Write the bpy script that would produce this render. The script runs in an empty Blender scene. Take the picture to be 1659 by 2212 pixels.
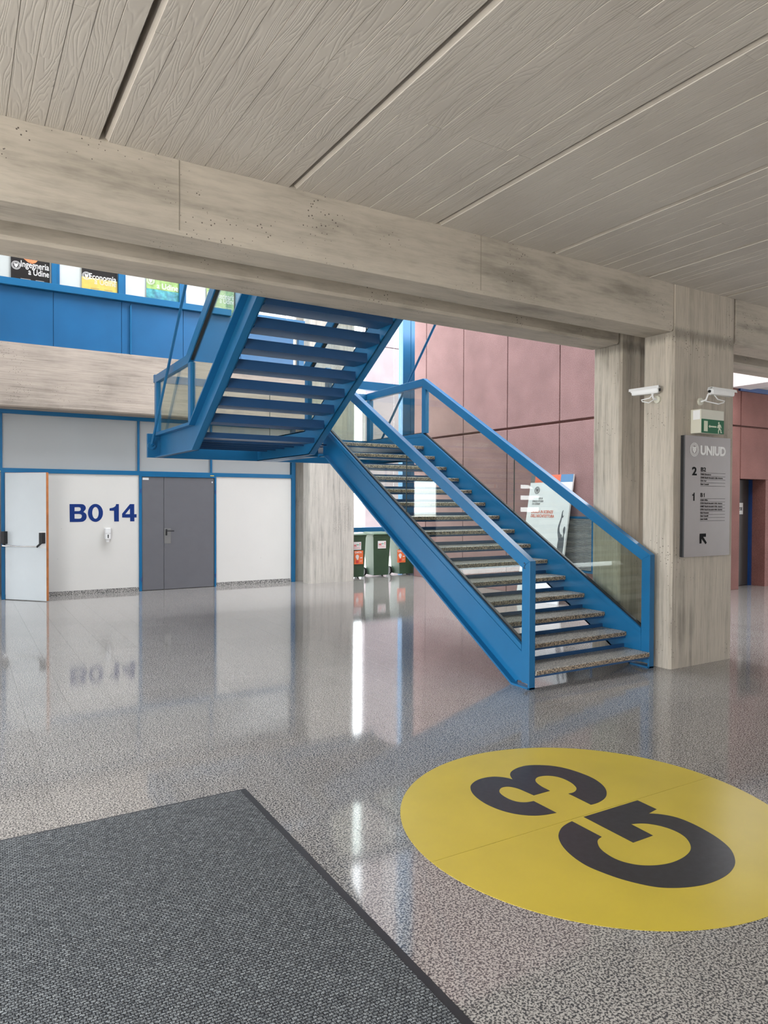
import bpy, bmesh, math, random
from mathutils import Vector, Matrix
random.seed(7)
R = math.radians

# ------------------------------------------------------------------ camera
# world: X runs along the concrete beams, Y runs away from the viewer, Z up (metres)
CAM = Vector((0, 0, 1.62))
yaw, pitch, roll = R(31.096), R(-0.943), R(0.233)
f = Vector((math.sin(yaw)*math.cos(pitch), math.cos(yaw)*math.cos(pitch), math.sin(pitch)))
r0 = Vector((math.cos(yaw), -math.sin(yaw), 0)); u0 = r0.cross(f)
rt = math.cos(roll)*r0 + math.sin(roll)*u0
up = -math.sin(roll)*r0 + math.cos(roll)*u0
cd = bpy.data.cameras.new('camera'); cam = bpy.data.objects.new('camera', cd)
cam.matrix_world = Matrix(((rt.x, up.x, -f.x, CAM.x), (rt.y, up.y, -f.y, CAM.y), (rt.z, up.z, -f.z, CAM.z), (0, 0, 0, 1)))
cd.sensor_fit = 'HORIZONTAL'; cd.sensor_width = 36; cd.lens = 36*1527.8/1659; cd.clip_end = 300
bpy.context.scene.collection.objects.link(cam); bpy.context.scene.camera = cam
COL = bpy.context.scene.collection

# ------------------------------------------------------------------ world, lights, exposure
sc = bpy.context.scene
sc.view_settings.view_transform = 'Standard'; sc.view_settings.look = 'None'
sc.view_settings.gamma = 1; sc.view_settings.use_curve_mapping = False
sc.view_settings.exposure = 0.2
w = bpy.data.worlds.new('overcast sky'); sc.world = w; w.use_nodes = True
bg = w.node_tree.nodes['Background']
bg.inputs[0].default_value = (0.92, 0.96, 1.0, 1); bg.inputs[1].default_value = 9.0

def portal(name, loc, rot, sx, sy):          # sampling portals in the real openings (they give off no light of their own)
    l = bpy.data.lights.new(name, 'AREA'); l.shape = 'RECTANGLE'; l.size = sx; l.size_y = sy
    l.cycles.is_portal = True
    o = bpy.data.objects.new(name, l); o.location = loc; o.rotation_euler = rot; COL.objects.link(o)
portal('roof_portal', (3.9, 9.7, 9.25), (0, 0, 0), 8.8, 3.4)
portal('corridor_roof_portal', (9.45, 6.5, 4.2), (0, 0, 0), 5.1, 2.15)
portal('side_portal', (-4.1, .9, 1.85), (R(90), 0, R(-90)), 8.9, 3.7)
portal('corridor_portal', (21.9, 2, 1.85), (R(90), 0, R(90)), 10, 3.7)
portal('window_portal', (7.6, 13.6, 4.6), (R(-90), 0, 0), 1.7, 9.2)

# ------------------------------------------------------------------ materials
def new_mat(name):
    m = bpy.data.materials.new(name); m.use_nodes = True
    return m, m.node_tree.nodes, m.node_tree.links, m.node_tree.nodes['Principled BSDF']
def N(nodes, t, **kw):
    n = nodes.new(t)
    for k, v in kw.items():
        if k in n.inputs: n.inputs[k].default_value = v
        else: setattr(n, k, v)
    return n
def ramp(nodes, stops, interp='LINEAR'):
    n = nodes.new('ShaderNodeValToRGB'); n.color_ramp.interpolation = interp
    e = n.color_ramp.elements
    while len(e) < len(stops): e.new(0.5)
    for el, (p, c) in zip(e, stops):
        el.position = p; el.color = (*c, 1) if len(c) == 3 else c
    return n
def g3(v): return (v, v, v)
def plain(name, col, rough=.5, metal=0, var=0.06, scale=6, spec=.5, coat=0, bump=0, bscale=200):
    m, n, l, b = new_mat(name)
    tc = N(n, 'ShaderNodeNewGeometry'); no = N(n, 'ShaderNodeTexNoise', Scale=scale, Detail=4)
    l.new(tc.outputs['Position'], no.inputs['Vector'])
    rp = ramp(n, [(0.3, tuple(c*(1-var) for c in col)), (0.7, tuple(min(1, c*(1+var)) for c in col))])
    l.new(no.outputs['Fac'], rp.inputs[0]); l.new(rp.outputs[0], b.inputs['Base Color'])
    b.inputs['Roughness'].default_value = rough; b.inputs['Metallic'].default_value = metal
    b.inputs['Specular IOR Level'].default_value = spec; b.inputs['Coat Weight'].default_value = coat
    if bump:
        n2 = N(n, 'ShaderNodeTexNoise', Scale=bscale, Detail=3); l.new(tc.outputs['Position'], n2.inputs['Vector'])
        bp = N(n, 'ShaderNodeBump', Strength=bump, Distance=0.002); l.new(n2.outputs['Fac'], bp.inputs['Height'])
        l.new(bp.outputs[0], b.inputs['Normal'])
    return m
def concrete(name, sx, sy, sz, base=(.36, .325, .275), dark=.60, lift=False, fine=.8):
    """board-marked concrete: streaks along the axis whose scale is small, pores, stains"""
    m, n, l, b = new_mat(name)
    g = N(n, 'ShaderNodeNewGeometry')
    mp = N(n, 'ShaderNodeMapping'); mp.inputs['Scale'].default_value = (sx, sy, sz)
    l.new(g.outputs['Position'], mp.inputs[0])
    a = N(n, 'ShaderNodeTexNoise', Scale=1.0, Detail=7, Roughness=.62); l.new(mp.outputs[0], a.inputs['Vector'])
    c = N(n, 'ShaderNodeTexNoise', Scale=1.3, Detail=5, Roughness=.6); l.new(g.outputs['Position'], c.inputs['Vector'])
    mx = N(n, 'ShaderNodeMath', operation='MULTIPLY_ADD'); l.new(a.outputs['Fac'], mx.inputs[0]); mx.inputs[1].default_value = .62
    m2 = N(n, 'ShaderNodeMath', operation='MULTIPLY'); l.new(c.outputs['Fac'], m2.inputs[0]); m2.inputs[1].default_value = .38
    l.new(m2.outputs[0], mx.inputs[2])
    d = tuple(x*dark for x in base); hi = tuple(min(1, x*1.16) for x in base)
    rp = ramp(n, [(.36, d), (.47, base), (.60, hi)]); l.new(mx.outputs[0], rp.inputs[0])
    # pores
    v = N(n, 'ShaderNodeTexVoronoi', Scale=34); l.new(g.outputs['Position'], v.inputs['Vector'])
    n3 = N(n, 'ShaderNodeTexNoise', Scale=2.2, Detail=2); l.new(g.outputs['Position'], n3.inputs['Vector'])
    th = N(n, 'ShaderNodeMapRange'); th.inputs[1].default_value = .47; th.inputs[2].default_value = .68; th.inputs[3].default_value = .0; th.inputs[4].default_value = .17
    l.new(n3.outputs['Fac'], th.inputs[0])
    lt = N(n, 'ShaderNodeMath', operation='LESS_THAN'); l.new(v.outputs['Distance'], lt.inputs[0]); l.new(th.outputs[0], lt.inputs[1])
    mix = N(n, 'ShaderNodeMix', data_type='RGBA'); l.new(lt.outputs[0], mix.inputs[0]); l.new(rp.outputs[0], mix.inputs[6]); mix.inputs[7].default_value = (.12, .10, .085, 1)
    col = mix.outputs[2]
    # fine grain of the timber formwork
    mf = N(n, 'ShaderNodeMapping'); mf.inputs['Scale'].default_value = (sx*5, sy*5, sz*5); l.new(g.outputs['Position'], mf.inputs[0])
    nf = N(n, 'ShaderNodeTexNoise', Scale=1.0, Detail=3, Roughness=.7); l.new(mf.outputs[0], nf.inputs['Vector'])
    rf_ = ramp(n, [(.30, g3(1-.26*fine)), (.5, g3(1.0)), (.7, g3(1+.1*fine))]); l.new(nf.outputs['Fac'], rf_.inputs[0])
    mm = N(n, 'ShaderNodeMix', data_type='RGBA', blend_type='MULTIPLY'); mm.inputs[0].default_value = 1; l.new(col, mm.inputs[6]); l.new(rf_.outputs[0], mm.inputs[7]); col = mm.outputs[2]
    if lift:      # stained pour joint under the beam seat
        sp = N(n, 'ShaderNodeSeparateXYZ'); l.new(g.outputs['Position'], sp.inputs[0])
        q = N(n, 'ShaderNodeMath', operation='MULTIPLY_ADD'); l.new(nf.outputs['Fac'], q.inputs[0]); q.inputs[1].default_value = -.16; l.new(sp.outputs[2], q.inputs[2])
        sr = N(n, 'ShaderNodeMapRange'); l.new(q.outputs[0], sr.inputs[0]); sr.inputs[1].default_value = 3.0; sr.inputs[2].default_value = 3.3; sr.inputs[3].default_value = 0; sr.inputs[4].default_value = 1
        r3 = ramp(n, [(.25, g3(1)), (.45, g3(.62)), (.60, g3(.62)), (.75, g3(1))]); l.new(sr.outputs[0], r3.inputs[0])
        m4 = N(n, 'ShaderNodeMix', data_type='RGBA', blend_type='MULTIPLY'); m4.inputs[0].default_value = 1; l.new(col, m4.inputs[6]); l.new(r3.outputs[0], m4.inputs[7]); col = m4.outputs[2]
    l.new(col, b.inputs['Base Color'])
    b.inputs['Roughness'].default_value = .8; b.inputs['Specular IOR Level'].default_value = .25
    bp = N(n, 'ShaderNodeBump', Strength=.45, Distance=.006); l.new(a.outputs['Fac'], bp.inputs['Height']); l.new(bp.outputs[0], b.inputs['Normal'])
    return m
def terrazzo(name, light=(.45, .425, .40), dark=(.07, .07, .075), scale=122, rough=.09, cut=.50, stretch=(1, 1, 1)):  # mottled stone chips
    m, n, l, b = new_mat(name)
    g = N(n, 'ShaderNodeNewGeometry'); mp = N(n, 'ShaderNodeMapping'); mp.inputs['Scale'].default_value = stretch
    l.new(g.outputs['Position'], mp.inputs[0])
    a = N(n, 'ShaderNodeTexNoise', Scale=scale, Detail=2.5, Roughness=.55, Distortion=.4); l.new(mp.outputs[0], a.inputs['Vector'])
    rp = ramp(n, [(cut-.075, dark), (cut-.02, tuple(x*.42 for x in light)), (cut+.03, light), (.75, tuple(min(1, x*1.08) for x in light))])
    l.new(a.outputs['Fac'], rp.inputs[0])
    o = N(n, 'ShaderNodeObjectInfo')
    mr = N(n, 'ShaderNodeMapRange'); mr.inputs[3].default_value = .95; mr.inputs[4].default_value = 1.04; l.new(o.outputs['Random'], mr.inputs[0])
    mix = N(n, 'ShaderNodeVectorMath', operation='SCALE'); l.new(rp.outputs[0], mix.inputs[0]); l.new(mr.outputs[0], mix.inputs[3])
    l.new(mix.outputs[0], b.inputs['Base Color'])
    b.inputs['Specular IOR Level'].default_value = .6
    c = N(n, 'ShaderNodeTexNoise', Scale=1.7, Detail=4); l.new(g.outputs['Position'], c.inputs['Vector'])
    m3 = N(n, 'ShaderNodeMapRange'); m3.inputs[3].default_value = rough*.7; m3.inputs[4].default_value = rough*1.4; l.new(c.outputs['Fac'], m3.inputs[0])
    l.new(m3.outputs[0], b.inputs['Roughness'])
    return m
def board_relief(name):
    """concrete cast against wooden boards: contour-like grain in relief, different on every board"""
    m, n, l, b = new_mat(name)
    g = N(n, 'ShaderNodeNewGeometry'); sp = N(n, 'ShaderNodeSeparateXYZ'); l.new(g.outputs['Position'], sp.inputs[0])
    def mth(op, x, v=None, y=None):
        q = N(n, 'ShaderNodeMath', operation=op); l.new(x, q.inputs[0])
        if y is not None: l.new(y, q.inputs[1])
        elif v is not None: q.inputs[1].default_value = v
        return q.outputs[0]
    pu = mth('DIVIDE', mth('SUBTRACT', sp.outputs[0], .757), 1.1868)
    fl = mth('FLOOR', pu); bi = mth('FLOOR', mth('MULTIPLY', mth('FRACT', pu), 1.1868/.0951))
    ys = mth('FLOOR', mth('DIVIDE', mth('ADD', sp.outputs[1], 50.0), 1.31))
    cc = N(n, 'ShaderNodeCombineXYZ'); l.new(fl, cc.inputs[0]); l.new(bi, cc.inputs[1]); l.new(ys, cc.inputs[2])
    wn = N(n, 'ShaderNodeTexWhiteNoise'); l.new(cc.outputs[0], wn.inputs['Vector'])
    cb = N(n, 'ShaderNodeVectorMath', operation='SCALE'); l.new(wn.outputs['Color'], cb.inputs[0]); cb.inputs[3].default_value = 60
    ad = N(n, 'ShaderNodeVectorMath', operation='ADD'); l.new(g.outputs['Position'], ad.inputs[0]); l.new(cb.outputs[0], ad.inputs[1])
    mp = N(n, 'ShaderNodeMapping'); mp.inputs['Scale'].default_value = (9.5, .95, 1); l.new(ad.outputs[0], mp.inputs[0])
    no = N(n, 'ShaderNodeTexNoise', Scale=1.0, Detail=2.2, Roughness=.42); l.new(mp.outputs[0], no.inputs['Vector'])
    mu = N(n, 'ShaderNodeMath', operation='MULTIPLY'); l.new(no.outputs['Fac'], mu.inputs[0]); mu.inputs[1].default_value = 62
    si = N(n, 'ShaderNodeMath', operation='SINE'); l.new(mu.outputs[0], si.inputs[0])
    ab = N(n, 'ShaderNodeMath', operation='POWER'); ma = N(n, 'ShaderNodeMath', operation='ABSOLUTE'); l.new(si.outputs[0], ma.inputs[0]); l.new(ma.outputs[0], ab.inputs[0]); ab.inputs[1].default_value = 7
    bp = N(n, 'ShaderNodeBump', Strength=.26, Distance=.004, invert=True); l.new(ab.outputs[0], bp.inputs['Height']); l.new(bp.outputs[0], b.inputs['Normal'])
    n2 = N(n, 'ShaderNodeTexNoise', Scale=1.4, Detail=3); l.new(g.outputs['Position'], n2.inputs['Vector'])
    rp = ramp(n, [(.3, (.47, .43, .385)), (.7, (.53, .49, .44))]); l.new(n2.outputs['Fac'], rp.inputs[0]); l.new(rp.outputs[0], b.inputs['Base Color'])
    b.inputs['Roughness'].default_value = .6; b.inputs['Specular IOR Level'].default_value = .3
    return m
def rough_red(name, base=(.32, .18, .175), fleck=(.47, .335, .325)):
    m, n, l, b = new_mat(name)
    g = N(n, 'ShaderNodeNewGeometry'); a = N(n, 'ShaderNodeTexNoise', Scale=120, Detail=3, Roughness=.7); l.new(g.outputs['Position'], a.inputs['Vector'])
    c = N(n, 'ShaderNodeTexNoise', Scale=2.2, Detail=5); l.new(g.outputs['Position'], c.inputs['Vector'])
    rp = ramp(n, [(.35, tuple(x*.72 for x in base)), (.5, base), (.66, fleck)]); l.new(a.outputs['Fac'], rp.inputs[0])
    r2 = ramp(n, [(.3, g3(.85)), (.7, g3(1.08))]); l.new(c.outputs['Fac'], r2.inputs[0])
    mx = N(n, 'ShaderNodeMix', data_type='RGBA', blend_type='MULTIPLY'); mx.inputs[0].default_value = 1
    l.new(rp.outputs[0], mx.inputs[6]); l.new(r2.outputs[0], mx.inputs[7]); l.new(mx.outputs[2], b.inputs['Base Color'])
    bp = N(n, 'ShaderNodeBump', Strength=.5, Distance=.004); l.new(a.outputs['Fac'], bp.inputs['Height']); l.new(bp.outputs[0], b.inputs['Normal'])
    b.inputs['Roughness'].default_value = .85; b.inputs['Specular IOR Level'].default_value = .25
    return m
def glass(name, tint=(.90, .95, .92), ior=1.5):
    m, n, l, b = new_mat(name); n.remove(b)
    out = n['Material Output']; t = N(n, 'ShaderNodeBsdfTransparent'); t.inputs[0].default_value = (*tint, 1)
    gl = N(n, 'ShaderNodeBsdfGlossy', Roughness=0.0); gl.inputs[0].default_value = (.9, .95, .93, 1)
    lw = N(n, 'ShaderNodeLayerWeight', Blend=.5); pw = N(n, 'ShaderNodeMath', operation='POWER'); pw.inputs[1].default_value = 4.5; l.new(lw.outputs['Facing'], pw.inputs[0])
    fr = N(n, 'ShaderNodeMath', operation='MULTIPLY_ADD'); l.new(pw.outputs[0], fr.inputs[0]); fr.inputs[1].default_value = .9; fr.inputs[2].default_value = .035; mx = N(n, 'ShaderNodeMixShader')
    l.new(fr.outputs[0], mx.inputs[0]); l.new(t.outputs[0], mx.inputs[1]); l.new(gl.outputs[0], mx.inputs[2]); l.new(mx.outputs[0], out.inputs[0])
    return m
def mat_weave(name):
    m, n, l, b = new_mat(name)
    g = N(n, 'ShaderNodeNewGeometry'); mp = N(n, 'ShaderNodeMapping'); mp.inputs['Rotation'].default_value = (0, 0, R(2)); l.new(g.outputs['Position'], mp.inputs[0])
    nd = N(n, 'ShaderNodeTexNoise', Scale=90, Detail=2); l.new(g.outputs['Position'], nd.inputs['Vector'])
    sd_ = N(n, 'ShaderNodeVectorMath', operation='MULTIPLY_ADD'); l.new(nd.outputs['Color'], sd_.inputs[0]); sd_.inputs[1].default_value = (.012, .012, .012); l.new(mp.outputs[0], sd_.inputs[2])
    br = N(n, 'ShaderNodeTexBrick', Scale=26); l.new(sd_.outputs[0], br.inputs['Vector'])
    br.inputs['Color1'].default_value = (.30, .32, .33, 1); br.inputs['Color2'].default_value = (.17, .18, .19, 1); br.inputs['Mortar'].default_value = (.04, .043, .05, 1)
    br.inputs['Mortar Size'].default_value = .085; br.inputs['Mortar Smooth'].default_value = 1.0; br.inputs['Brick Width'].default_value = .5; br.inputs['Row Height'].default_value = .33
    no = N(n, 'ShaderNodeTexNoise', Scale=260, Detail=3); l.new(g.outputs['Position'], no.inputs['Vector'])
    rp = ramp(n, [(.38, g3(.35)), (.62, g3(1.3))]); l.new(no.outputs['Fac'], rp.inputs[0])
    mx = N(n, 'ShaderNodeMix', data_type='RGBA', blend_type='MULTIPLY'); mx.inputs[0].default_value = 1
    l.new(br.outputs['Color'], mx.inputs[6]); l.new(rp.outputs[0], mx.inputs[7]); l.new(mx.outputs[2], b.inputs['Base Color'])
    iv = N(n, 'ShaderNodeMath', operation='SUBTRACT'); iv.inputs[0].default_value = 1; l.new(br.outputs['Fac'], iv.inputs[1])
    ad = N(n, 'ShaderNodeMath', operation='MULTIPLY_ADD'); l.new(no.outputs['Fac'], ad.inputs[0]); ad.inputs[1].default_value = .8; l.new(iv.outputs[0], ad.inputs[2])
    bp = N(n, 'ShaderNodeBump', Strength=.9, Distance=.005); l.new(ad.outputs[0], bp.inputs['Height']); l.new(bp.outputs[0], b.inputs['Normal'])
    b.inputs['Roughness'].default_value = .9; b.inputs['Specular IOR Level'].default_value = .15
    return m
M = dict(
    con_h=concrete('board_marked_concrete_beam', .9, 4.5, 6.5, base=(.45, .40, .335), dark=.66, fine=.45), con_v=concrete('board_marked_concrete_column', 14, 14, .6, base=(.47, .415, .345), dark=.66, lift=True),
    con_far=concrete('pinkish_concrete_slab_edge', .5, 9, 12, base=(.39, .335, .29), dark=.66),
    con_pale=concrete('pale_concrete_column', 15, 15, .6, base=(.50, .475, .43), dark=.7),
    relief=board_relief('painted_board_relief'), gap=plain('dark_joint_filler', (.05, .045, .04), .9),  # gap: dark screed colour that shows in the tile joints
    seam=plain('shallow_casting_seam', (.24, .21, .17), .9), arris=plain('lit_concrete_arris', (.56, .51, .45), .8),  # arris: paler than the boards, light on the groove sides put into colour
    tile=terrazzo('polished_terrazzo', rough=.065), tread=terrazzo('terrazzo_tread', light=(.46, .43, .38), dark=(.07, .07, .07), scale=95, rough=.3),
    nosing=terrazzo('rough_terrazzo_nosing', light=(.42, .32, .22), dark=(.06, .05, .045), scale=75, rough=.6),
    skirt=terrazzo('terrazzo_skirting', light=(.50, .48, .46), dark=(.09, .09, .09), scale=70, rough=.3, cut=.52),
    blue=plain('blue_enamel_paint', (.010, .130, .295), .33, spec=.4, var=.05, scale=3), tray=plain('shaded_navy_enamel', (.016, .07, .18), .38, spec=.4, var=.05),  # tray: darker blue taken as its own paint, partly painted-in underside shade
    blue_dk=plain('dark_blue_enamel_paint', (.012, .06, .22), .4),
    blue_p=plain('blue_laminate_panel', (.008, .110, .275), .35, var=.12, scale=1.2),
    black=plain('black_rubber', (.012, .012, .014), .5), white=plain('white_wall_paint', (.66, .645, .62), .55, var=.02, scale=1.5),
    white_g=plain('white_plastic', (.80, .80, .80), .35, var=.02), doorw=plain('pale_blue_white_door_laminate', (.66, .71, .74), .4, var=.03, scale=2),
    orange=plain('orange_brown_wood_edging', (.42, .15, .045), .5, var=.2, scale=12), grey=plain('grey_door_enamel', (.135, .135, .15), .4, var=.03),
    frost=plain('frosted_grey_glass', (.40, .42, .43), .16, var=.03, scale=1.3), paper=plain('white_backing_paper', (.72, .72, .70), .7, var=.05, scale=3),
    steel=plain('brushed_steel', (.55, .55, .55), .35, metal=1), chrome=plain('polished_steel', (.7, .7, .7), .15, metal=1),
    red=rough_red('red_rendered_panel'), red2=rough_red('shaded_red_rendered_panel', base=(.21, .088, .075), fleck=(.33, .17, .15)),  # red2: same red darkened, the dim wall's shade is in the colour
    joint=plain('glass_edge_joint', (.05, .065, .06), .4), glass=glass('clear_glass', (.86, .89, .86)), wglass=glass('window_glass', (.97, .98, .98)),
    mat=mat_weave('charcoal_woven_mat'), matedge=plain('rubber_mat_edge', (.03, .032, .038), .45),
    yellow=plain('yellow_floor_vinyl', (.60, .46, .045), .30, var=.06, scale=2.5), ink=plain('black_floor_vinyl', (.022, .022, .027), .32, var=.3, scale=30),
    navy=plain('navy_vinyl_lettering', (.006, .03, .17), .6, spec=.2), sign=plain('taupe_sign_enamel', (.25, .21, .205), .4, var=.03),
    black_i=plain('black_print', (.006, .006, .006), .8, spec=.1, var=0), white_i=plain('white_print', (.78, .76, .74), .5, var=0),
    green=plain('exit_sign_green', (.0, .12, .045), .6, spec=.2), cream=plain('exit_sign_ivory', (.62, .60, .50), .4, var=.02), glow=plain('exit_sign_symbol', (.60, .66, .48), .5, var=.02),
    bin=plain('dark_green_plastic', (.035, .075, .04), .45, var=.08), lid=plain('green_plastic_lid', (.045, .10, .05), .4),
    label_o=plain('orange_label', (.80, .17, .05), .5), label_r=plain('red_print', (.62, .05, .05), .5, var=0), label_g=plain('green_print', (.02, .30, .15), .5, var=0),
    board=plain('white_poster_board', (.84, .86, .88), .4, var=.02), b_org=plain('orange_band', (.74, .16, .08), .5, var=.02), b_blu=plain('blue_band', (.10, .25, .46), .5, var=.02), b_gry=plain('grey_band', (.14, .13, .13), .5, var=.02), sil=plain('grey_silhouette', (.10, .11, .13), .5, var=.02),
    louvre=plain('grey_louvre_slat', (.42, .43, .44), .4), p_dark=plain('dark_poster_print', (.015, .013, .013), .3), p_sun=plain('sunset_print', (.75, .25, .10), .4, var=.3, scale=20),
    p_yel=plain('yellow_poster_print', (.70, .52, .12), .35, var=.1, scale=9), p_teal=plain('teal_poster_print', (.08, .32, .36), .35, var=.5, scale=14), p_grn=plain('green_poster_print', (.28, .42, .14), .35, var=.35, scale=12),
    plaza=plain('pale_paving', (.74, .69, .61), .8), pinkout=plain('pinkish_facade_render', (.24, .20, .215), .8, var=.08, scale=3),
    soffit=plain('white_painted_soffit', (.84, .85, .87), .6, var=.05, scale=3), slabw=plain('upper_hall_plaster', (.62, .60, .58), .8), grey_l=plain('pale_grey_print', (.5, .5, .5), .5, var=0),
)

# ------------------------------------------------------------------ mesh helpers
class MB:
    def __init__(s): s.v = []; s.f = []; s.mi = []; s.cur = 0
    def add(s, vs, fs):
        o = len(s.v); s.v += [tuple(v) for v in vs]; s.f += [tuple(i+o for i in q) for q in fs]; s.mi += [s.cur]*len(fs)
        return s
    def box(s, x0, x1, y0, y1, z0, z1):
        v = [(x, y, z) for z in (z0, z1) for y in (y0, y1) for x in (x0, x1)]
        return s.add(v, [(0, 2, 3, 1), (4, 5, 7, 6), (0, 1, 5, 4), (2, 6, 7, 3), (0, 4, 6, 2), (1, 3, 7, 5)])
    def prism(s, poly, ax, a, b):
        """poly: 2-D points in the two axes that are not ax (in XYZ order), extruded from a to b along ax"""
        def P(p, t):
            q = list(p); q.insert(ax, t); return q
        n = len(poly)
        area = sum(poly[i][0]*poly[(i+1) % n][1]-poly[(i+1) % n][0]*poly[i][1] for i in range(n))
        if (area < 0) != (ax == 1): poly = poly[::-1]
        if a > b: a, b = b, a
        v = [P(p, a) for p in poly]+[P(p, b) for p in poly]
        return s.add(v, [tuple(range(n))[::-1], tuple(range(n, 2*n))]+[(i, (i+1) % n, n+(i+1) % n, n+i) for i in range(n)])
    def tube(s, pts, r, n=10, cap=True):
        pts = [Vector(p) for p in pts]; rings = []
        for i, p in enumerate(pts):
            d = (pts[min(i+1, len(pts)-1)]-pts[max(i-1, 0)]).normalized()
            a = Vector((0, 0, 1)) if abs(d.z) < .9 else Vector((1, 0, 0))
            e = d.cross(a).normalized(); g = d.cross(e)
            rr = r[i] if isinstance(r, (list, tuple)) else r
            rings.append([p+rr*(math.cos(2*math.pi*k/n)*e+math.sin(2*math.pi*k/n)*g) for k in range(n)])
        v = [q for ring in rings for q in ring]; fs = []
        for i in range(len(pts)-1):
            for k in range(n):
                fs.append((i*n+k, i*n+(k+1) % n, (i+1)*n+(k+1) % n, (i+1)*n+k))
        if cap: fs += [tuple(range(n))[::-1], tuple((len(pts)-1)*n+k for k in range(n))]
        return s.add(v, fs)
def W(o):
    x = Vector((0, 0, 0))
    while o is not None: x += o.location; o = o.parent
    return x
def obj(name, mb, mats, parent=None, bevel=0, at=None, **props):
    """links the builder's mesh (given in world coordinates) as ONE object"""
    me = bpy.data.meshes.new(name)
    base = W(parent) if parent is not None else Vector(at if at else (0, 0, 0))
    me.from_pydata([tuple(Vector(v)-base) for v in mb.v], [], mb.f)
    if not isinstance(mats, (list, tuple)): mats = [mats]
    for m in mats: me.materials.append(m)
    for p, i in zip(me.polygons, mb.mi): p.material_index = i
    me.update()
    if bevel:
        bm = bmesh.new(); bm.from_mesh(me); bmesh.ops.remove_doubles(bm, verts=bm.verts, dist=1e-5)
        es = [e for e in bm.edges if len(e.link_faces) == 2 and e.calc_face_angle(0) > .6]
        bmesh.ops.bevel(bm, geom=es, offset=bevel, segments=1, affect='EDGES', clamp_overlap=True)
        bm.to_mesh(me); bm.free()
    o = bpy.data.objects.new(name, me); COL.objects.link(o)
    if parent is not None: o.parent = parent
    elif at: o.location = at
    for k, v in props.items(): o[k] = v
    return o
def thing(name, label, cat, loc, group=None):
    o = bpy.data.objects.new(name, None); COL.objects.link(o); o.location = loc; o.empty_display_size = .1
    o['label'] = label; o['category'] = cat
    if group: o['group'] = group
    return o
def struct(name, loc=(0, 0, 0)):
    o = bpy.data.objects.new(name, None); COL.objects.link(o); o.location = loc; o['kind'] = 'structure'; o.empty_display_size = .1
    return o
def tag(o, label, cat, group=None):
    o['label'] = label; o['category'] = cat
    if group: o['group'] = group
    return o
def copy_tree(o, loc=None, parent=None):
    c = o.copy(); COL.objects.link(c)
    if parent is not None: c.parent = parent
    if loc is not None: c.location = loc
    for ch in list(o.children): copy_tree(ch, None, c)
    return c
def curve_mesh(cu):
    t = bpy.data.objects.new('t', cu); COL.objects.link(t)
    dg = bpy.context.evaluated_depsgraph_get(); dg.update()
    me = bpy.data.meshes.new_from_object(t.evaluated_get(dg))
    bpy.data.objects.remove(t)
    return me
def place2d(me, O, U, V, Wd):
    """local x,y,z -> O + x U + y V + z W"""
    O, U, V, Wd = map(Vector, (O, U, V, Wd))
    for v in me.vertices: v.co = O+v.co.x*U+v.co.y*V+v.co.z*Wd
def smooth(s, step=4):
    """'x,y' = curve point, 'x,yc' = corner"""
    P = []; C = []
    for q in s.split():
        C.append(q.endswith('c')); a, b = q.rstrip('c').split(','); P.append((float(a), float(b)))
    n = len(P); out = []
    for i in range(n):
        p1, p2 = P[i], P[(i+1) % n]
        if C[i] and C[(i+1) % n]: out.append(p1); continue
        p0 = p1 if C[i] else P[i-1]; p3 = p2 if C[(i+1) % n] else P[(i+2) % n]
        for k in range(step):
            t = k/step
            out.append(tuple(.5*((2*p1[j])+(-p0[j]+p2[j])*t+(2*p0[j]-5*p1[j]+4*p2[j]-p3[j])*t*t+(-p0[j]+3*p1[j]-3*p2[j]+p3[j])*t**3) for j in (0, 1)))
    return out
def decal(name, outlines, O, U, V, Wd, th, mat, parent, step=4, **props):
    cu = bpy.data.curves.new(name, 'CURVE'); cu.dimensions = '2D'; cu.fill_mode = 'BOTH'; cu.extrude = th/2
    for s in outlines:
        pts = smooth(s, step) if isinstance(s, str) else s
        sp = cu.splines.new('POLY'); sp.points.add(len(pts)-1); sp.use_cyclic_u = True
        for p, q in zip(sp.points, pts): p.co = (q[0], q[1], 0, 1)
    me = curve_mesh(cu); place2d(me, Vector(O)+Vector(Wd)*th/2-W(parent), U, V, Wd)
    me.materials.clear(); me.materials.append(mat)
    o = bpy.data.objects.new(name, me); COL.objects.link(o); o.parent = parent
    for k, v in props.items(): o[k] = v
    return o
def text(name, body, O, U, V, Wd, width, height, mat, parent, bold=0.0, th=.0015, shear=0, align_right=False, **props):
    """built-in font, outlines thickened by bold, fitted to width x height (metres); O = lower left corner"""
    cu = bpy.data.curves.new(name, 'FONT'); cu.body = body; cu.size = 1; cu.offset = bold; cu.extrude = .001; cu.shear = shear; cu.resolution_u = 6 if height > .03 else 2
    me = curve_mesh(cu)
    xs = [v.co.x for v in me.vertices]; ys = [v.co.y for v in me.vertices]
    x0, x1, y0, y1 = min(xs), max(xs), min(ys), max(ys)
    sy = height/(y1-y0); sx = width/(x1-x0) if width else sy
    for v in me.vertices: v.co = ((v.co.x-x0)*sx, (v.co.y-y0)*sy, (v.co.z+.001)*th*500)
    place2d(me, Vector(O)-W(parent), U, V, Wd)
    me.materials.clear(); me.materials.append(mat)
    o = bpy.data.objects.new(name, me); COL.objects.link(o); o.parent = parent
    for k, v in props.items(): o[k] = v
    return o
def circ(cx, cy, rx, ry=None, n=28): return [(cx+rx*math.cos(2*math.pi*k/n), cy+(ry or rx)*math.sin(2*math.pi*k/n)) for k in range(n)]
XA, YA, ZA = (1, 0, 0), (0, 1, 0), (0, 0, 1)

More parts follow.
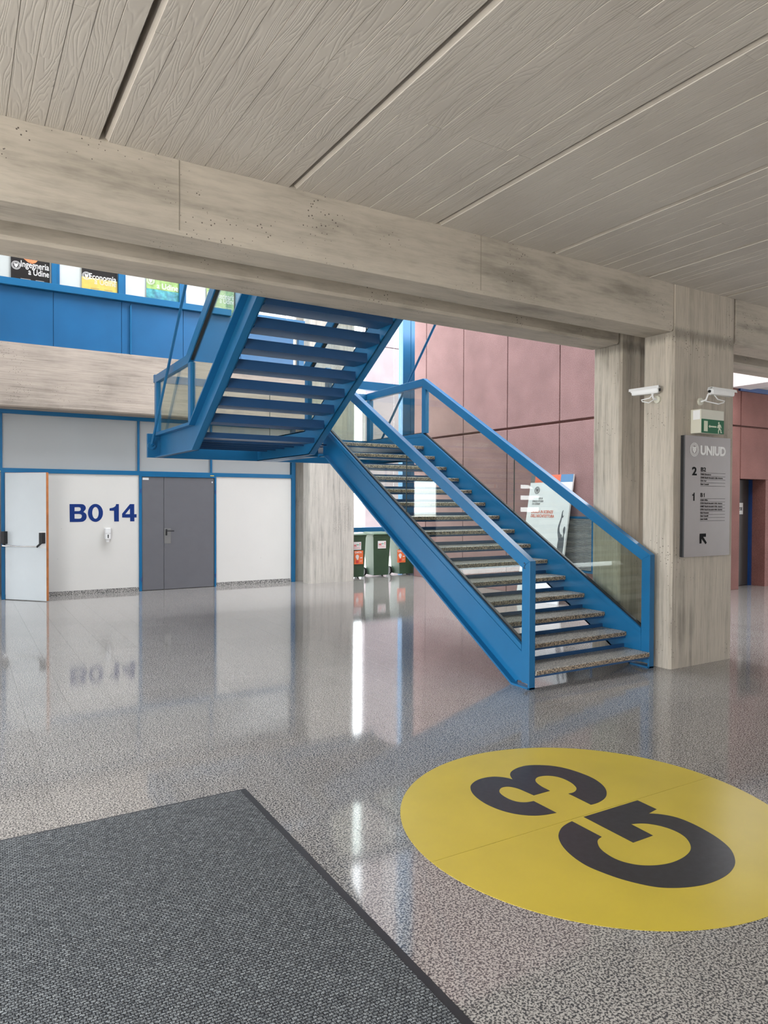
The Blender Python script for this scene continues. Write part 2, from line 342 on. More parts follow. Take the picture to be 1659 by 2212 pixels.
# ------------------------------------------------------------------ floor of terrazzo tiles
floor = struct('floor')
obj('screed', MB().box(-4.1, 22, -3.2, 13.6, -.12, -.012), M['gap'], floor)
TX, TY = .3125, .625
def tile_mb(w_, d_): return MB().box(.0007, w_-.0007, .0004, d_-.0004, -.012, 0)
tm = None; cells = []
camp = Vector((0, 0)); vd = Vector((math.sin(yaw), math.cos(yaw)))
for i in range(-14, 70):
    for j in range(-11, 22):
        x, y = .427-1.5*TX*0+i*TX, j*TY-.13
        if y < -3.2 or y > 13.4: continue
        c = Vector((x+TX/2, y+TY/2)); d = c.dot(vd); side = abs(c.dot(Vector((vd.y, -vd.x))))
        vis = d > 1.5 and side < d*.60+.5 and not (c.x < 1.3 and c.y < 3.7)
        cells.append((d if vis else 1e3+d*d, x, y))
cells.sort(); stuff = MB()
proto = MB().box(.0007, TX-.0007, .0004, TY-.0004, -.012, 0)
tme = bpy.data.meshes.new('floor_tile'); tme.from_pydata(proto.v, [], proto.f); tme.materials.append(M['tile'])
for k, (d, x, y) in enumerate(cells):
    if k < 300:
        o = bpy.data.objects.new('floor_tile', tme); COL.objects.link(o); o.parent = floor; o.location = (x, y, 0)
    else: stuff.box(x+.0007, x+TX-.0007, y+.0004, y+TY-.0004, -.012, 0)
obj('floor_tiles_beyond', stuff, M['tile'], floor, kind='stuff')

# ------------------------------------------------------------------ ceiling of board-marked panels
CZ = 3.695
ceil = struct('ceiling', (0, 0, CZ))
obj('slab', MB().box(-4.1, 22, -3.2, 5.41, CZ+.09, 4.06), M['con_h'], ceil)
for i in range(-4, 14):
    x0 = .757+1.1868*i; x1 = x0+1.1868-.046
    if x0 < -4.1 or x0 > 16: continue
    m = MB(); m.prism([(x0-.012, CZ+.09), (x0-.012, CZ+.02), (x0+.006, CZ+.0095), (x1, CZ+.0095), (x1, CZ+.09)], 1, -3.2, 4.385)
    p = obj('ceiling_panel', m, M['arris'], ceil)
    bw = (x1-x0-.004)/12
    cuts = [-3.2, -1.2, .62+.11*(i % 3), 1.98+.09*(i % 2), 3.25, 4.385]
    rest = MB()
    for k in range(12):
        for a, b in zip(cuts[:-1], cuts[1:]):
            bx = x0+.004+k*bw; dz = random.uniform(0, .0032)
            prof = [(bx+.0004, CZ+.007), (bx+.002, CZ+dz), (bx+bw-.002, CZ+dz), (bx+bw-.0004, CZ+.007)]
            if -1 <= i <= 4 and b > .5: obj('board_imprint', MB().prism(prof, 1, a, b), M['relief'], p)
            else: rest.prism(prof, 1, a, b)
    obj('board_imprints_beyond', rest, M['relief'], p, kind='stuff')

# ------------------------------------------------------------------ concrete beams and columns
def chamf(x0, x1, y0, y1, c=.022): return [(x0+c, y0), (x1-c, y0), (x1, y0+c), (x1, y1-c), (x1-c, y1), (x0+c, y1), (x0, y1-c), (x0, y0+c)]
def beam(name, label, x0, x1, y0, y1, z0, z1, mat, lip=True):
    c = .022
    m = MB().prism([(y0+c, z0), (y1-c, z0), (y1, z0+c), (y1, z1), (y0, z1), (y0, z0+c)], 0, x0, x1)
    o = obj(name, m, M[mat], at=((x0+x1)/2, (y0+y1)/2, z0)); return tag(o, label, 'beam')
def column(label, x0, x1, y0, y1, z1, mat, name='concrete_column'):
    o = obj(name, MB().prism(chamf(x0, x1, y0, y1), 2, 0, z1), M[mat], at=((x0+x1)/2, (y0+y1)/2, 0)); return tag(o, label, 'column')
BZ = 3.247
beam('concrete_beam', 'long grey board-marked concrete beam nearest the viewer, crossing under the ceiling panels', -6, 5.862, 4.385, 4.735, BZ, CZ+.085, 'con_h')
beam('concrete_beam', 'short stretch of near concrete beam right of the signposted column', 6.862, 20, 4.385, 4.735, BZ, CZ+.085, 'con_h')
beam('concrete_beam', 'second concrete beam behind the near one, hiding the top of the blue stair', -6, 5.862, 5.035, 5.41, BZ, CZ+.085, 'con_h')
beam('concrete_beam', 'second concrete beam behind, right of the signposted column above the red wall', 6.862, 20, 5.035, 5.41, BZ, CZ+.085, 'con_h')
for x, y0, z0, z1 in ((1.17, 4.3835, BZ+.022, CZ), (3.52, 4.3835, BZ+.022, CZ)): obj('casting_seam', MB().box(x, x+.004, y0, y0+.001, z0, z1), M['seam'], bpy.data.objects['concrete_beam'])
col1 = column('thick concrete column in front carrying the grey directory sign and two cameras', 5.87, 6.845, 4.385, 4.735, CZ+.085, 'con_v')
column('concrete column just behind the signposted one, beside the stair foot', 5.90, 6.22, 5.035, 5.41, CZ+.085, 'con_v')
column('narrow pale concrete pier tucked between the two right-hand columns', 6.235, 6.84, 5.10, 5.38, CZ+.085, 'con_v', 'concrete_pier')
column('far concrete column beside the green bins, behind the stair', 5.80, 6.80, 12.42, 12.70, 9.2, 'con_pale')
column('rear far concrete column in shade right of the white door wall', 5.76, 6.80, 13.0, 13.38, 9.2, 'con_pale')

# ------------------------------------------------------------------ far wall with doors (Y = 12.9)
WY = 12.9
beam('slab_edge_beam', 'deep pinkish concrete slab edge below the blue parapet, with fine cracks', -6, 5.79, 12.45, 12.98, 3.06, 4.06, 'con_far')
wb = struct('wall_back', (2.5, WY, 0))
obj('wall_panel', MB().box(.655, 2.735, WY, WY+.06, .075, 2.045), M['white'], wb)
obj('wall_panel', MB().box(4.125, 5.635, WY, WY+.06, .075, 2.045), M['white'], wb)
obj('wall_panel', MB().box(-6, -.75, WY, WY+.06, .075, 2.045), M['white'], wb)
obj('header_rail', MB().box(-6, 5.72, WY-.02, WY+.07, 2.045, 2.118), M['blue'], wb, bevel=.002)
obj('top_rail', MB().box(-6, 5.72, WY-.03, WY+.07, 2.995, 3.06), M['blue'], wb, bevel=.002)
obj('end_post', MB().box(5.64, 5.72, WY-.03, WY+.07, 0, 2.995), M['blue'], wb, bevel=.002)
obj('jamb', MB().box(.60, .652, WY-.025, WY+.07, 0, 2.045), M['blue'], wb, bevel=.002)
obj('backing', MB().box(-.2, -.15, 13.0, 15.2, 0, 3.1).box(.66, 5.7, 13.05, 13.1, -.01, 3.06).box(.62, .66, 13.0, 15.2, 0, 3.06), M['grey'], wb)  # unseen; long sheet added behind the doors to stop light leaking through gaps
bb = obj('baseboard_back', MB().box(.66, 2.735, WY-.012, WY, 0, .075).box(4.125, 5.635, WY-.012, WY, 0, .075), M['skirt'], at=(2.5, WY, 0), kind='structure')
m = MB()
for x, z in ((2.96, .75), (1.48, 1.12), (1.42, .62), (5.0, .5)): m.box(x, x+.012, WY-.001, WY, z, z+.003)
obj('scuff', m, M['grey'], wb)
wn = struct('window_1', (2.5, WY, 2.12))
xs = [-2.1, -.75, .602, 2.729, 4.03, 5.64]
for k in range(5):
    a, b = xs[k]+.018, xs[k+1]-.018
    obj('pane', MB().box(a, b, WY+.02, WY+.03, 2.118, 2.995), M['frost'], wn)
    if k: obj('mullion', MB().box(xs[k]-.018, xs[k]+.018, WY-.02, WY+.07, 2.118, 2.995), M['blue'], wn, bevel=.002)
for x in (.56, 4.045):
    o = obj('yellow_door_tag', MB().box(x-.035, x+.035, WY-.024, WY-.021, 2.054, 2.07), M['p_yel'], wb)
# grey double door
d1 = struct('door_1', (3.43, WY, 0))
obj('frame', MB().box(2.737, 2.783, WY-.03, WY+.06, 0, 2.045).box(4.092, 4.122, WY-.03, WY+.06, 0, 2.045).box(2.783, 4.092, WY-.028, WY+.06, 2.022, 2.045), M['blue'], d1, bevel=.002)
obj('door_leaf', MB().box(2.787, 3.166, WY-.005, WY+.04, .008, 2.018), M['grey'], d1, bevel=.002)
lf = obj('door_leaf', MB().box(3.172, 4.088, WY-.005, WY+.04, .008, 2.018), M['grey'], d1, bevel=.002)
obj('lock_plate', MB().box(3.176, 3.292, WY-.009, WY-.005, .828, 1.105), M['steel'], lf)
obj('door_handle', MB().box(3.196, 3.226, WY-.018, WY-.009, .975, 1.085).tube([(3.211, WY-.015, 1.058), (3.211, WY-.06, 1.058)], .011).tube([(3.205, WY-.06, 1.058), (3.335, WY-.06, 1.055)], .010), M['black'], lf)
obj('stickers', MB().box(2.80, 2.905, WY-.007, WY-.005, 1.965, 2.005).box(4.04, 4.062, WY-.007, WY-.005, 1.93, 1.955), M['white_g'], d1)
for x, z in ((2.762, 1.77), (2.775, .21), (4.104, 1.76), (4.104, .21)):
    obj('hinge', MB().tube([(x, WY-.036, z-.035), (x, WY-.036, z+.035)], .010), M['blue_dk'], d1)
# open white fire door leaf with orange edging and panic bar
d2 = struct('door_2', (.655, 12.86, 0))
hx, hy = .655, 12.85; ex, ey = 1.195, 12.262
dv = Vector((ex-hx, ey-hy, 0)); L = dv.length; dv.normalize(); nv = Vector((-dv.y, dv.x, 0))  # normal, away from viewer side
def local_box(mb, a0, a1, n0, n1, z0, z1):
    vs = []
    for z in (z0, z1):
        for nn in (n0, n1):
            for a in (a0, a1):
                vs.append(Vector((hx, hy, z))+dv*a+nv*nn)
    return mb.add(vs, [(0, 2, 3, 1), (4, 5, 7, 6), (0, 1, 5, 4), (2, 6, 7, 3), (0, 4, 6, 2), (1, 3, 7, 5)])
leaf = obj('door_leaf', local_box(MB(), 0, L-.002, 0, .045, .01, 2.035), M['doorw'], d2)
obj('orange_edge', local_box(local_box(MB(), L-.002, L+.004, 0, .045, .01, 2.035), 0, L, .0, .045, 2.035, 2.039), M['orange'], leaf, label='orange-brown wooden edge strip')
def lp(a, n_, z): return Vector((hx, hy, z))+dv*a+nv*n_
obj('panic_bar', MB().tube([lp(.03, -.085, .872), lp(L-.1, -.085, .872)], .013), M['chrome'], leaf, label='chrome push bar')
m = MB(); local_box(m, -.015, .045, -.075, 0, .90, 1.10); m.tube([lp(.02, -.05, .90), lp(.03, -.085, .86)], .016); obj('bar_bracket', m, M['black'], leaf)
m = MB(); local_box(m, L-.075, L-.015, -.075, -.004, .92, 1.09); m.tube([lp(L-.05, -.05, .93), lp(L-.11, -.085, .865)], .016); obj('bar_bracket', m, M['black'], leaf)
m = MB(); local_box(m, L-.115, L-.004, -.004, 0, .845, 1.11); obj('bracket_plate', m, M['white_g'], leaf)
# room beyond the opening
wc = struct('wall_room_beyond', (-.1, 15, 0))
obj('wall_panel', MB().box(-1.6, 3, 15.2, 15.3, 0, 3), M['white'], wc); obj('wall_panel', MB().box(-1.6, 3, 13.6, 15.2, -.1, 0), M['tile'], wc)
# B0 14 lettering
wt = thing('wall_lettering', 'navy blue vinyl room number B0 14 on white wall left of grey doors', 'lettering', (2.15, WY-.001, 1.38))
OW = (0, WY-.001, 0)
GL = dict(
 letter_b=['1.612,1.536c 1.784,1.536 1.837,1.524 1.864,1.487 1.862,1.446 1.827,1.402c 1.861,1.380 1.878,1.341 1.873,1.289 1.841,1.251 1.788,1.235 1.615,1.235c', '1.690,1.482c 1.759,1.482 1.783,1.468 1.785,1.439 1.762,1.419 1.689,1.418c', '1.689,1.369c 1.769,1.368 1.798,1.353 1.803,1.328 1.791,1.301 1.764,1.290 1.689,1.291c'],
 digit_one=['2.401,1.537c 2.401,1.234c 2.323,1.235c 2.320,1.423c 2.248,1.423c 2.248,1.463c 2.305,1.476 2.344,1.503 2.354,1.537c'],
 digit_four=['2.658,1.537c 2.658,1.360c 2.698,1.360c 2.698,1.300c 2.660,1.301c 2.660,1.233c 2.588,1.234c 2.588,1.301c 2.454,1.303c 2.454,1.369c 2.586,1.537c', '2.585,1.459c 2.585,1.361c 2.508,1.361c'])
for k, s in GL.items(): decal(k, s, OW, XA, ZA, (0, -1, 0), .002, M['navy'], wt)
decal('digit_zero', [circ(2.02, 1.386, .121, .154), circ(2.02, 1.386, .052, .10)], OW, XA, ZA, (0, -1, 0), .002, M['navy'], wt)
# soap dispenser
sd = thing('soap_dispenser', 'small white wall dispenser under the B0 14 lettering', 'dispenser', (2.207, WY, .88))
obj('body', MB().prism(chamf(2.158, 2.256, WY-.10, WY-.001, .02), 2, .935, 1.125), M['white_g'], sd, bevel=.006)
obj('sensor_window', MB().box(2.198, 2.216, WY-.102, WY-.10, .955, 1.015), M['black'], sd)
obj('seam', MB().box(2.16, 2.254, WY-.1015, WY-.10, 1.034, 1.037), M['grey'], sd)
obj('nozzle', MB().prism(chamf(2.18, 2.235, WY-.085, WY-.03, .015), 2, .885, .935), M['white_g'], sd)

# ------------------------------------------------------------------ upper parapet and windows with posters
pp = thing('blue_parapet', 'blue panelled parapet with top rail above the far concrete slab edge', 'parapet', (2.5, 12.5, 4.06))
sx_ = [-1.84, -.78, .28, 1.33, 2.371, 2.515, 3.402, 4.45, 5.50]
for a, b in zip(sx_, sx_[1:]): obj('panel', MB().box(a+.004, b-.004, 12.48, 12.50, 4.062, 4.93), M['blue_p'], pp)
obj('backing', MB().box(-6, 5.5, 12.505, 12.53, 4.062, 4.93), M['blue_dk'], pp)
obj('post', MB().box(2.503, 2.528, 12.44, 12.48, 4.062, 4.885), M['blue'], pp)
obj('top_rail', MB().box(-6, 4.25, 12.40, 12.56, 4.935, 5.045), M['blue'], pp, bevel=.003)
obj('top_rail', MB().box(4.33, 5.72, 12.44, 12.60, 4.935, 5.045), M['blue'], pp, bevel=.003)
obj('end_post', MB().box(5.60, 5.70, 12.45, 12.55, 4.062, 4.935), M['blue'], pp)
wn2 = struct('window_2', (2.5, 12.95, 4.06))
for k in range(-3, 4):
    a = 1.479+1.05*k; b = a+.93
    obj('pane', MB().box(a, b, 12.955, 12.965, 4.062, 8.0), M['wglass'], wn2)
    obj('backing_paper', MB().box(a, b, 12.975, 12.98, 4.062, 8.0), M['paper'], wn2)
    obj('mullion', MB().box(a-.128, a-.045, 12.90, 13.02, 4.062, 8.0), M['blue'], wn2, bevel=.003)
    obj('mullion', MB().box(a-.043, a-.002, 12.93, 13.02, 4.062, 8.0), M['blue'], wn2, bevel=.003)
obj('head', MB().box(-6, 5.79, 12.9, 13.05, 8.0, 9.2), M['slabw'], wn2)
def seal(name, cx, cz, r, O, U, V, Wd, mat, parent, **kw):
    """round university seal: ring of dots, inner ring, shield with eagle-like mark"""
    out = [circ(cx, cz, r), circ(cx, cz, r*.93), circ(cx, cz, r*.70), circ(cx, cz, r*.64)]
    for k in range(22):
        a = 2*math.pi*k/22; out.append(circ(cx+r*.815*math.cos(a), cz+r*.815*math.sin(a), r*.07, n=6))
    q = r*.42
    out.append([(cx-q, cz+q*.9), (cx-q*.5, cz+q*1.1), (cx-q*.25, cz+q*.7), (cx, cz+q*.95), (cx+q*.25, cz+q*.7), (cx+q*.5, cz+q*1.1), (cx+q, cz+q*.9), (cx+q*.9, cz-q*.3), (cx+q*.45, cz-q*.8), (cx, cz-q*1.35), (cx-q*.45, cz-q*.8), (cx-q*.9, cz-q*.3)])
    for dx, dz in ((-.45, .35), (.45, .35), (0, .1), (-.3, -.35), (.3, -.35)): out.append(circ(cx+dx*q, cz+dz*q, q*.13, n=8))
    return decal(name, out, O, U, V, Wd, .0015, mat, parent, **kw)
PY = 12.948
def poster(label, x0, mat, line1, line2, x1a, x1b, x2a, z1, z2, lower, ink1, ink2, extra=None):
    t = thing('poster', label, 'poster', (x0+.285, PY, 4.9), 'posters in the upper windows')
    obj('sheet', MB().box(x0, x0+.57, PY-.002, PY, 4.90, 5.70), M[mat], t)
    F = (0, -1, 0)
    seal('seal', x0+.03, z1+.0, .075, (0, PY-.003, 0), XA, ZA, F, M[ink1], t) if False else None
    if line1: text('title', line1, (x1a, PY-.003, z1-.025), XA, ZA, F, x1b-x1a, .135 if 'g' in line1 else .10, M[ink1], t, bold=.012)
    text('title', line2, (x2a, PY-.003, z2-.02), XA, ZA, F, x1b-x2a, .10, M[ink2], t, bold=.012)
    seal('seal', x0+.075, z1+.02, .068, (0, PY-.003, 0), XA, ZA, F, M[ink1], t)
    m = MB()
    for cx in (.14, .36):
        for q in range(6):
            m.box(x0+cx, x0+cx+random.uniform(.09, .16), PY-.0035, PY-.003, z2-.10-.022*q, z2-.094-.022*q)
    obj('small_print', m, M[lower], t, kind='stuff')
    if extra: extra(t, x0)
    return t
poster('black poster with orange sunset reading Ingegneria a Udine', .757, 'p_dark', 'Ingegneria', 'a Udine', .90, 1.318, 1.01, 5.385, 5.30, 'grey_l', 'white_i', 'white_i',
       lambda t, x: obj('sunset', MB().prism([(x+.17, 5.54), (x+.40, 5.54), (x+.36, 5.49), (x+.31, 5.465), (x+.25, 5.48)], 1, PY-.0028, PY-.0022), M['p_sun'], t))
poster('yellow poster with dark top reading Economia a Udine', 1.820, 'p_yel', 'Economia', 'a Udine', 1.935, 2.375, 2.02, 5.39, 5.31, 'b_gry', 'white_i', 'cream',
       lambda t, x: obj('dark_band', MB().box(x, x+.57, PY-.0028, PY-.0022, 5.39, 5.70), M['p_dark'], t))
poster('teal and green poster reading a Udine beside the hanger rod', 2.880, 'p_teal', None, 'a Udine', 0, 3.44, 3.06, 5.48, 5.40, 'b_blu', 'white_i', 'white_i',
       lambda t, x: obj('green_band', MB().box(x, x+.57, PY-.0028, PY-.0022, 5.36, 5.70), M['p_grn'], t))
poster('green poster reading Veterinaria a Udine behind the stair handrail', 3.96, 'p_grn', 'Veterinaria', 'a Udine', 4.08, 4.50, 4.21, 5.40, 5.31, 'white_i', 'white_i', 'white_i')

# ------------------------------------------------------------------ far window wall (Y = 13.4) and outside
w3 = struct('window_3', (7.6, 13.45, 0))
obj('transom', MB().box(6.8, 8.54, 13.38, 13.52, 4.02, 4.20), M['blue'], w3, bevel=.003)
obj('sill_rail', MB().box(6.8, 8.54, 13.38, 13.52, .93, 1.03), M['blue'], w3, bevel=.003)
for z0, z1 in ((.02, .93), (1.03, 4.02), (4.20, 9.0)):
    for x0, x1 in ((6.81, 7.60), (7.60, 8.36), (8.36, 8.54), (8.97, 10.0)):
        obj('pane', MB().box(x0+.003, x1-.003, 13.45, 13.456, z0+.003, z1-.003), M['wglass'], w3)
obj('mullion', MB().box(8.54, 8.742, 13.36, 13.54, 0, 9.2), M['blue'], w3, bevel=.003)
obj('mullion', MB().box(8.75, 8.97, 13.36, 13.54, 0, 9.2), M['blue'], w3, bevel=.003)
out = struct('ground_outside')
obj('paving', MB().box(-60, 60, 13.6, 70, -.15, -.03).box(-60, 60, -60, -3.3, -.15, -.03).box(-60, -4.1, -3.3, 60, -.15, -.03), M['plaza'], out)
wo = struct('wall_outside', (11, 18, 0))
for k in range(5):
    for z in range(7): obj('facade_panel', MB().box(9.93+1.25*k, 9.93+1.25*(k+1)-.02, 17.5, 17.7, z*3.02, z*3.02+3.0), M['pinkout'], wo)

# ------------------------------------------------------------------ red wall (X = 8.4)
wr = struct('wall_right', (8.4, 10, 0))
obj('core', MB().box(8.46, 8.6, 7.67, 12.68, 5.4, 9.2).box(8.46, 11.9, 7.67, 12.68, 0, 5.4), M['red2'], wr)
ys_ = [7.60, 8.41, 9.69, 10.97, 12.24, 12.69]
for a, b in zip(ys_, ys_[1:]):
    for z0, z1 in ((0, 2.885), (2.925, 5.87), (5.91, 9.2)):
        obj('wall_panel', MB().box(8.40, 8.46, a+.009, b-.009, z0, z1), M['red'], wr, bevel=.006)
# louvred grille
gr = thing('vent_grille', 'grey louvred wall grille with blue frame on the red wall', 'grille', (8.4, 8.0, .55))
obj('frame', MB().box(8.36, 8.40, 7.64, 8.50, .50, .535).box(8.36, 8.40, 7.64, 8.50, 1.345, 1.38).box(8.36, 8.40, 7.64, 7.672, .535, 1.345).box(8.36, 8.40, 8.468, 8.50, .535, 1.345), M['blue'], gr)
m = MB()
for k in range(38):
    z = .545+k*.0212; m.prism([(8.362, z), (8.362, z+.009), (8.392, z+.019), (8.392, z+.012)], 1, 7.672, 8.468)
obj('louvres', m, M['louvre'], gr, kind='stuff')
obj('backing', MB().box(8.397, 8.399, 7.672, 8.468, .535, 1.345), M['black'], gr)
# leaning poster board
bo = thing('poster_board', 'large white degree course board leaning on the red wall behind the stair', 'board', (8.05, 8.55, 0))
TL, BLp = Vector((8.355, 9.0, 2.05)), Vector((8.02, 9.0, 0.0))
Vv = (TL-BLp).normalized(); Uu = Vector((0, -1, 0)); Wn = Uu.cross(Vv).normalized()
if Wn.x > 0: Wn = -Wn
H_ = (TL-BLp).length
def bpt(u, v, n_=0): return BLp+Uu*u+Vv*v+Wn*n_
def bbox3(m, u0, u1, v0, v1, n0, n1):
    vs = [bpt(u, v, n_) for n_ in (n0, n1) for v in (v0, v1) for u in (u0, u1)]
    return m.add(vs, [(0, 2, 3, 1), (4, 5, 7, 6), (0, 1, 5, 4), (2, 6, 7, 3), (0, 4, 6, 2), (1, 3, 7, 5)])
obj('panel', bbox3(MB(), 0, .955, 0, H_, -.03, 0), M['board'], bo)
for (a, b, k) in ((0, .10, 'b_gry'), (.10, .69, 'b_org'), (.69, .955, 'b_blu')): obj('colour_band', bbox3(MB(), a, b, H_-.125, H_, 0, .001), M[k], bo)
F3 = Wn
text('lettering', 'UNIVERSITÀ\nDEGLI STUDI\nDI UDINE', bpt(.10, H_-.50, .001), Uu, Vv, F3, .255, .13, M['b_gry'], bo, bold=.01, shear=.15)
text('lettering', "LAUREA IN SCIENZE\nDELL'ARCHITETTURA", bpt(.105, H_-.71, .001), Uu, Vv, F3, .54, .12, M['b_org'], bo, bold=.015, shear=.15)
seal('seal', .18, H_-.255, .062, bpt(0, 0, .001), Uu, Vv, F3, M['b_gry'], bo)
sil = '.800,.60c .805,.85 .795,1.00 .800,1.08 .775,1.16 .762,1.25 .775,1.34 .800,1.42 .805,1.46 .815,1.53 .838,1.56c .830,1.50 .845,1.46 .862,1.48c .850,1.44 .825,1.425 .820,1.38 .800,1.30 .808,1.22 .840,1.17 .865,1.16 .875,1.12c .885,1.12c .895,1.17 .880,1.22 .885,1.27 .905,1.295 .925,1.27 .928,1.20 .915,1.15 .925,1.10 .930,.95 .920,.60c'
decal('silhouette', [sil], bpt(0, -.06, .001), Uu, Vv, F3, .001, M['sil'], bo)

# ------------------------------------------------------------------ wheelie bins
def wheelie(x, y, label, scale=1.0, labels=()):
    t = thing('wheelie_bin', label, 'bin', (x, y, 0), 'green wheelie bins in front of the far window')
    wt_, wb_, d = .42, .36, .42     # top width, bottom width, depth
    m = MB()
    vs = []
    for z, w_, y0, y1 in ((.03, wb_, .03, d-.06), (.84, wt_, 0, d), (.87, wt_+.02, -.01, d+.01), (.89, wt_+.02, -.01, d+.01)):
        vs += [(x+.21-w_/2, y+y0, z), (x+.21+w_/2, y+y0, z), (x+.21+w_/2, y+y1, z), (x+.21-w_/2, y+y1, z)]
    fs = [(3, 2, 1, 0), (12, 13, 14, 15)]
    for k in range(3):
        for j in range(4): fs.append((k*4+j, k*4+(j+1) % 4, k*4+4+(j+1) % 4, k*4+4+j))
    m.add(vs, fs); obj('body', m, M['bin'], t, bevel=.006)
    m = MB().prism([(y-.03, .892), (y-.03, .905), (y+.05, .93), (y+d-.04, .945), (y+d+.02, .925), (y+d+.02, .892)], 0, x-.012, x+.432)
    obj('lid', m, M['lid'], t, bevel=.005)
    obj('handle', MB().tube([(x+.0, y+d+.06, .88), (x+.42, y+d+.06, .88)], .014).box(x+.02, x+.05, y+d, y+d+.06, .86, .89).box(x+.37, x+.40, y+d, y+d+.06, .86, .89), M['lid'], t)
    for xx in (x-.035, x+.40): obj('wheel', MB().tube([(xx, y+d-.03, .09), (xx+.045, y+d-.03, .09)], .09, n=16), M['black'], t)
    return t
by = 12.86
def bin_label(t, x, y):    # plate with a red and green mark
    F = (0, -1, 0)
    obj('label', MB().box(x, x+.20, y-.002, y, .60, .76), M['white_g'], t)
    text('lettering', 'net', (x+.02, y-.003, .665), XA, ZA, F, .07, .05, M['label_r'], t, bold=.02)
    decal('mark', [circ(x+.12, .70, .028, .012), circ(x+.123, .70, .012, .005)], (0, y-.003, 0), XA, ZA, F, .001, M['label_g'], t)
    obj('mark', MB().box(x+.165, x+.175, y-.0035, y-.003, .67, .74).box(x+.155, x+.188, y-.0035, y-.003, .715, .722).box(x+.02, x+.16, y-.0035, y-.003, .652, .657).box(x+.02, x+.18, y-.0035, y-.003, .625, .632), M['label_r'], t, kind='stuff')
def carta(t, x, y, z0=.33):
    F = (0, -1, 0)
    obj('orange_sheet', MB().box(x, x+.21, y-.002, y, z0, z0+.28), M['label_o'], t)
    text('lettering', 'CARTA', (x+.015, y-.003, z0+.225), XA, ZA, F, .16, .038, M['white_i'], t, bold=.03)
    decal('bag_mark', ['%f,%fc %f,%f %f,%f %f,%f %f,%f %f,%fc' % (x+.07, z0+.09, x+.035, z0+.15, x+.05, z0+.19, x+.085, z0+.195, x+.11, z0+.16, x+.09, z0+.09)], (0, y-.003, 0), XA, ZA, F, .001, M['white_i'], t)
    obj('bag_mark', MB().box(x+.04, x+.10, y-.0035, y-.003, z0+.02, z0+.08), M['label_r'], t)
    obj('small_print', MB().box(x+.14, x+.19, y-.0035, y-.003, z0+.12, z0+.14).box(x+.13, x+.19, y-.0035, y-.003, z0+.07, z0+.075).box(x+.13, x+.18, y-.0035, y-.003, z0+.05, z0+.055), M['white_i'], t, kind='stuff')
b1 = wheelie(6.84, by-.1, 'green wheelie bin with orange CARTA sheet, half hidden behind the far column')
b2 = wheelie(7.50, by, 'green wheelie bin standing in the middle of three with a white sticker')
b3 = wheelie(8.14, by+.0, 'green wheelie bin closest to the red wall, partly hidden by the stair stringer')
b3.location = (8.14, by, 0)
yf = by+.014
bin_label(b2, 7.61, yf-.01); bin_label(b1, 6.95, yf-.11); carta(b1, 6.985, yf-.112, .30); carta(b3, 8.10, yf-.004, .28)

# ------------------------------------------------------------------ right-hand background: red wall with its shade put into the colour, and door
wf = struct('wall_far_right', (13, 7.8, 0))
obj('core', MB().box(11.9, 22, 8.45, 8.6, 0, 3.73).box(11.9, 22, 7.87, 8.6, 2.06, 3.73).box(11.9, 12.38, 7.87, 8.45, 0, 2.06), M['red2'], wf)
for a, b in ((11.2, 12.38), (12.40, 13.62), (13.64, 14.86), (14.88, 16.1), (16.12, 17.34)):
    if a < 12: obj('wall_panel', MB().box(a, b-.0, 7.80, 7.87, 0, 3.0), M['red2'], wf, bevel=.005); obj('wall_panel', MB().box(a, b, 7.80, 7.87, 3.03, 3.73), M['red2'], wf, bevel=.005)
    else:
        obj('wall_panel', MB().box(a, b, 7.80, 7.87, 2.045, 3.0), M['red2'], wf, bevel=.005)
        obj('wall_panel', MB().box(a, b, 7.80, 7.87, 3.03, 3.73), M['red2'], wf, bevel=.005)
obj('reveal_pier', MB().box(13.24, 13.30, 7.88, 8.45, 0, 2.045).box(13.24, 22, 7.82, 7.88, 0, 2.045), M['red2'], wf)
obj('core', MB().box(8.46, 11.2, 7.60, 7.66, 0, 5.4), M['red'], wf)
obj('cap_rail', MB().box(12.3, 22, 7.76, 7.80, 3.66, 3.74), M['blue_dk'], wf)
d3 = struct('door_3', (13.0, 8.12, 0))
obj('door_leaf', MB().box(12.39, 13.17, 8.12, 8.16, .01, 2.04), plain('dark_brown_door', (.055, .047, .045), .5), d3)
obj('frame', MB().box(13.17, 13.235, 8.08, 8.16, 0, 2.045), M['blue_dk'], d3)
obj('paper_sheet', MB().box(12.84, 12.99, 8.115, 8.119, 1.38, 1.60), M['paper'], d3)
text('lettering', 'ZIE', (12.845, 8.114, 1.455), XA, ZA, (0, -1, 0), .12, .06, M['black_i'], d3, bold=.02)
# white cross beam over the corridor
cb_ = obj('white_cross_beam', MB().box(12.04, 12.60, 5.42, 7.79, 3.70, 4.4), M['soffit'], at=(12.3, 6.6, 3.7)); tag(cb_, 'white painted cross beam over the corridor, right of the signposted column', 'beam')
obj('corridor_soffit', MB().box(12.61, 22, 5.42, 7.79, 3.745, 3.9), M['slabw'], at=(16, 6.6, 3.75), kind='structure')

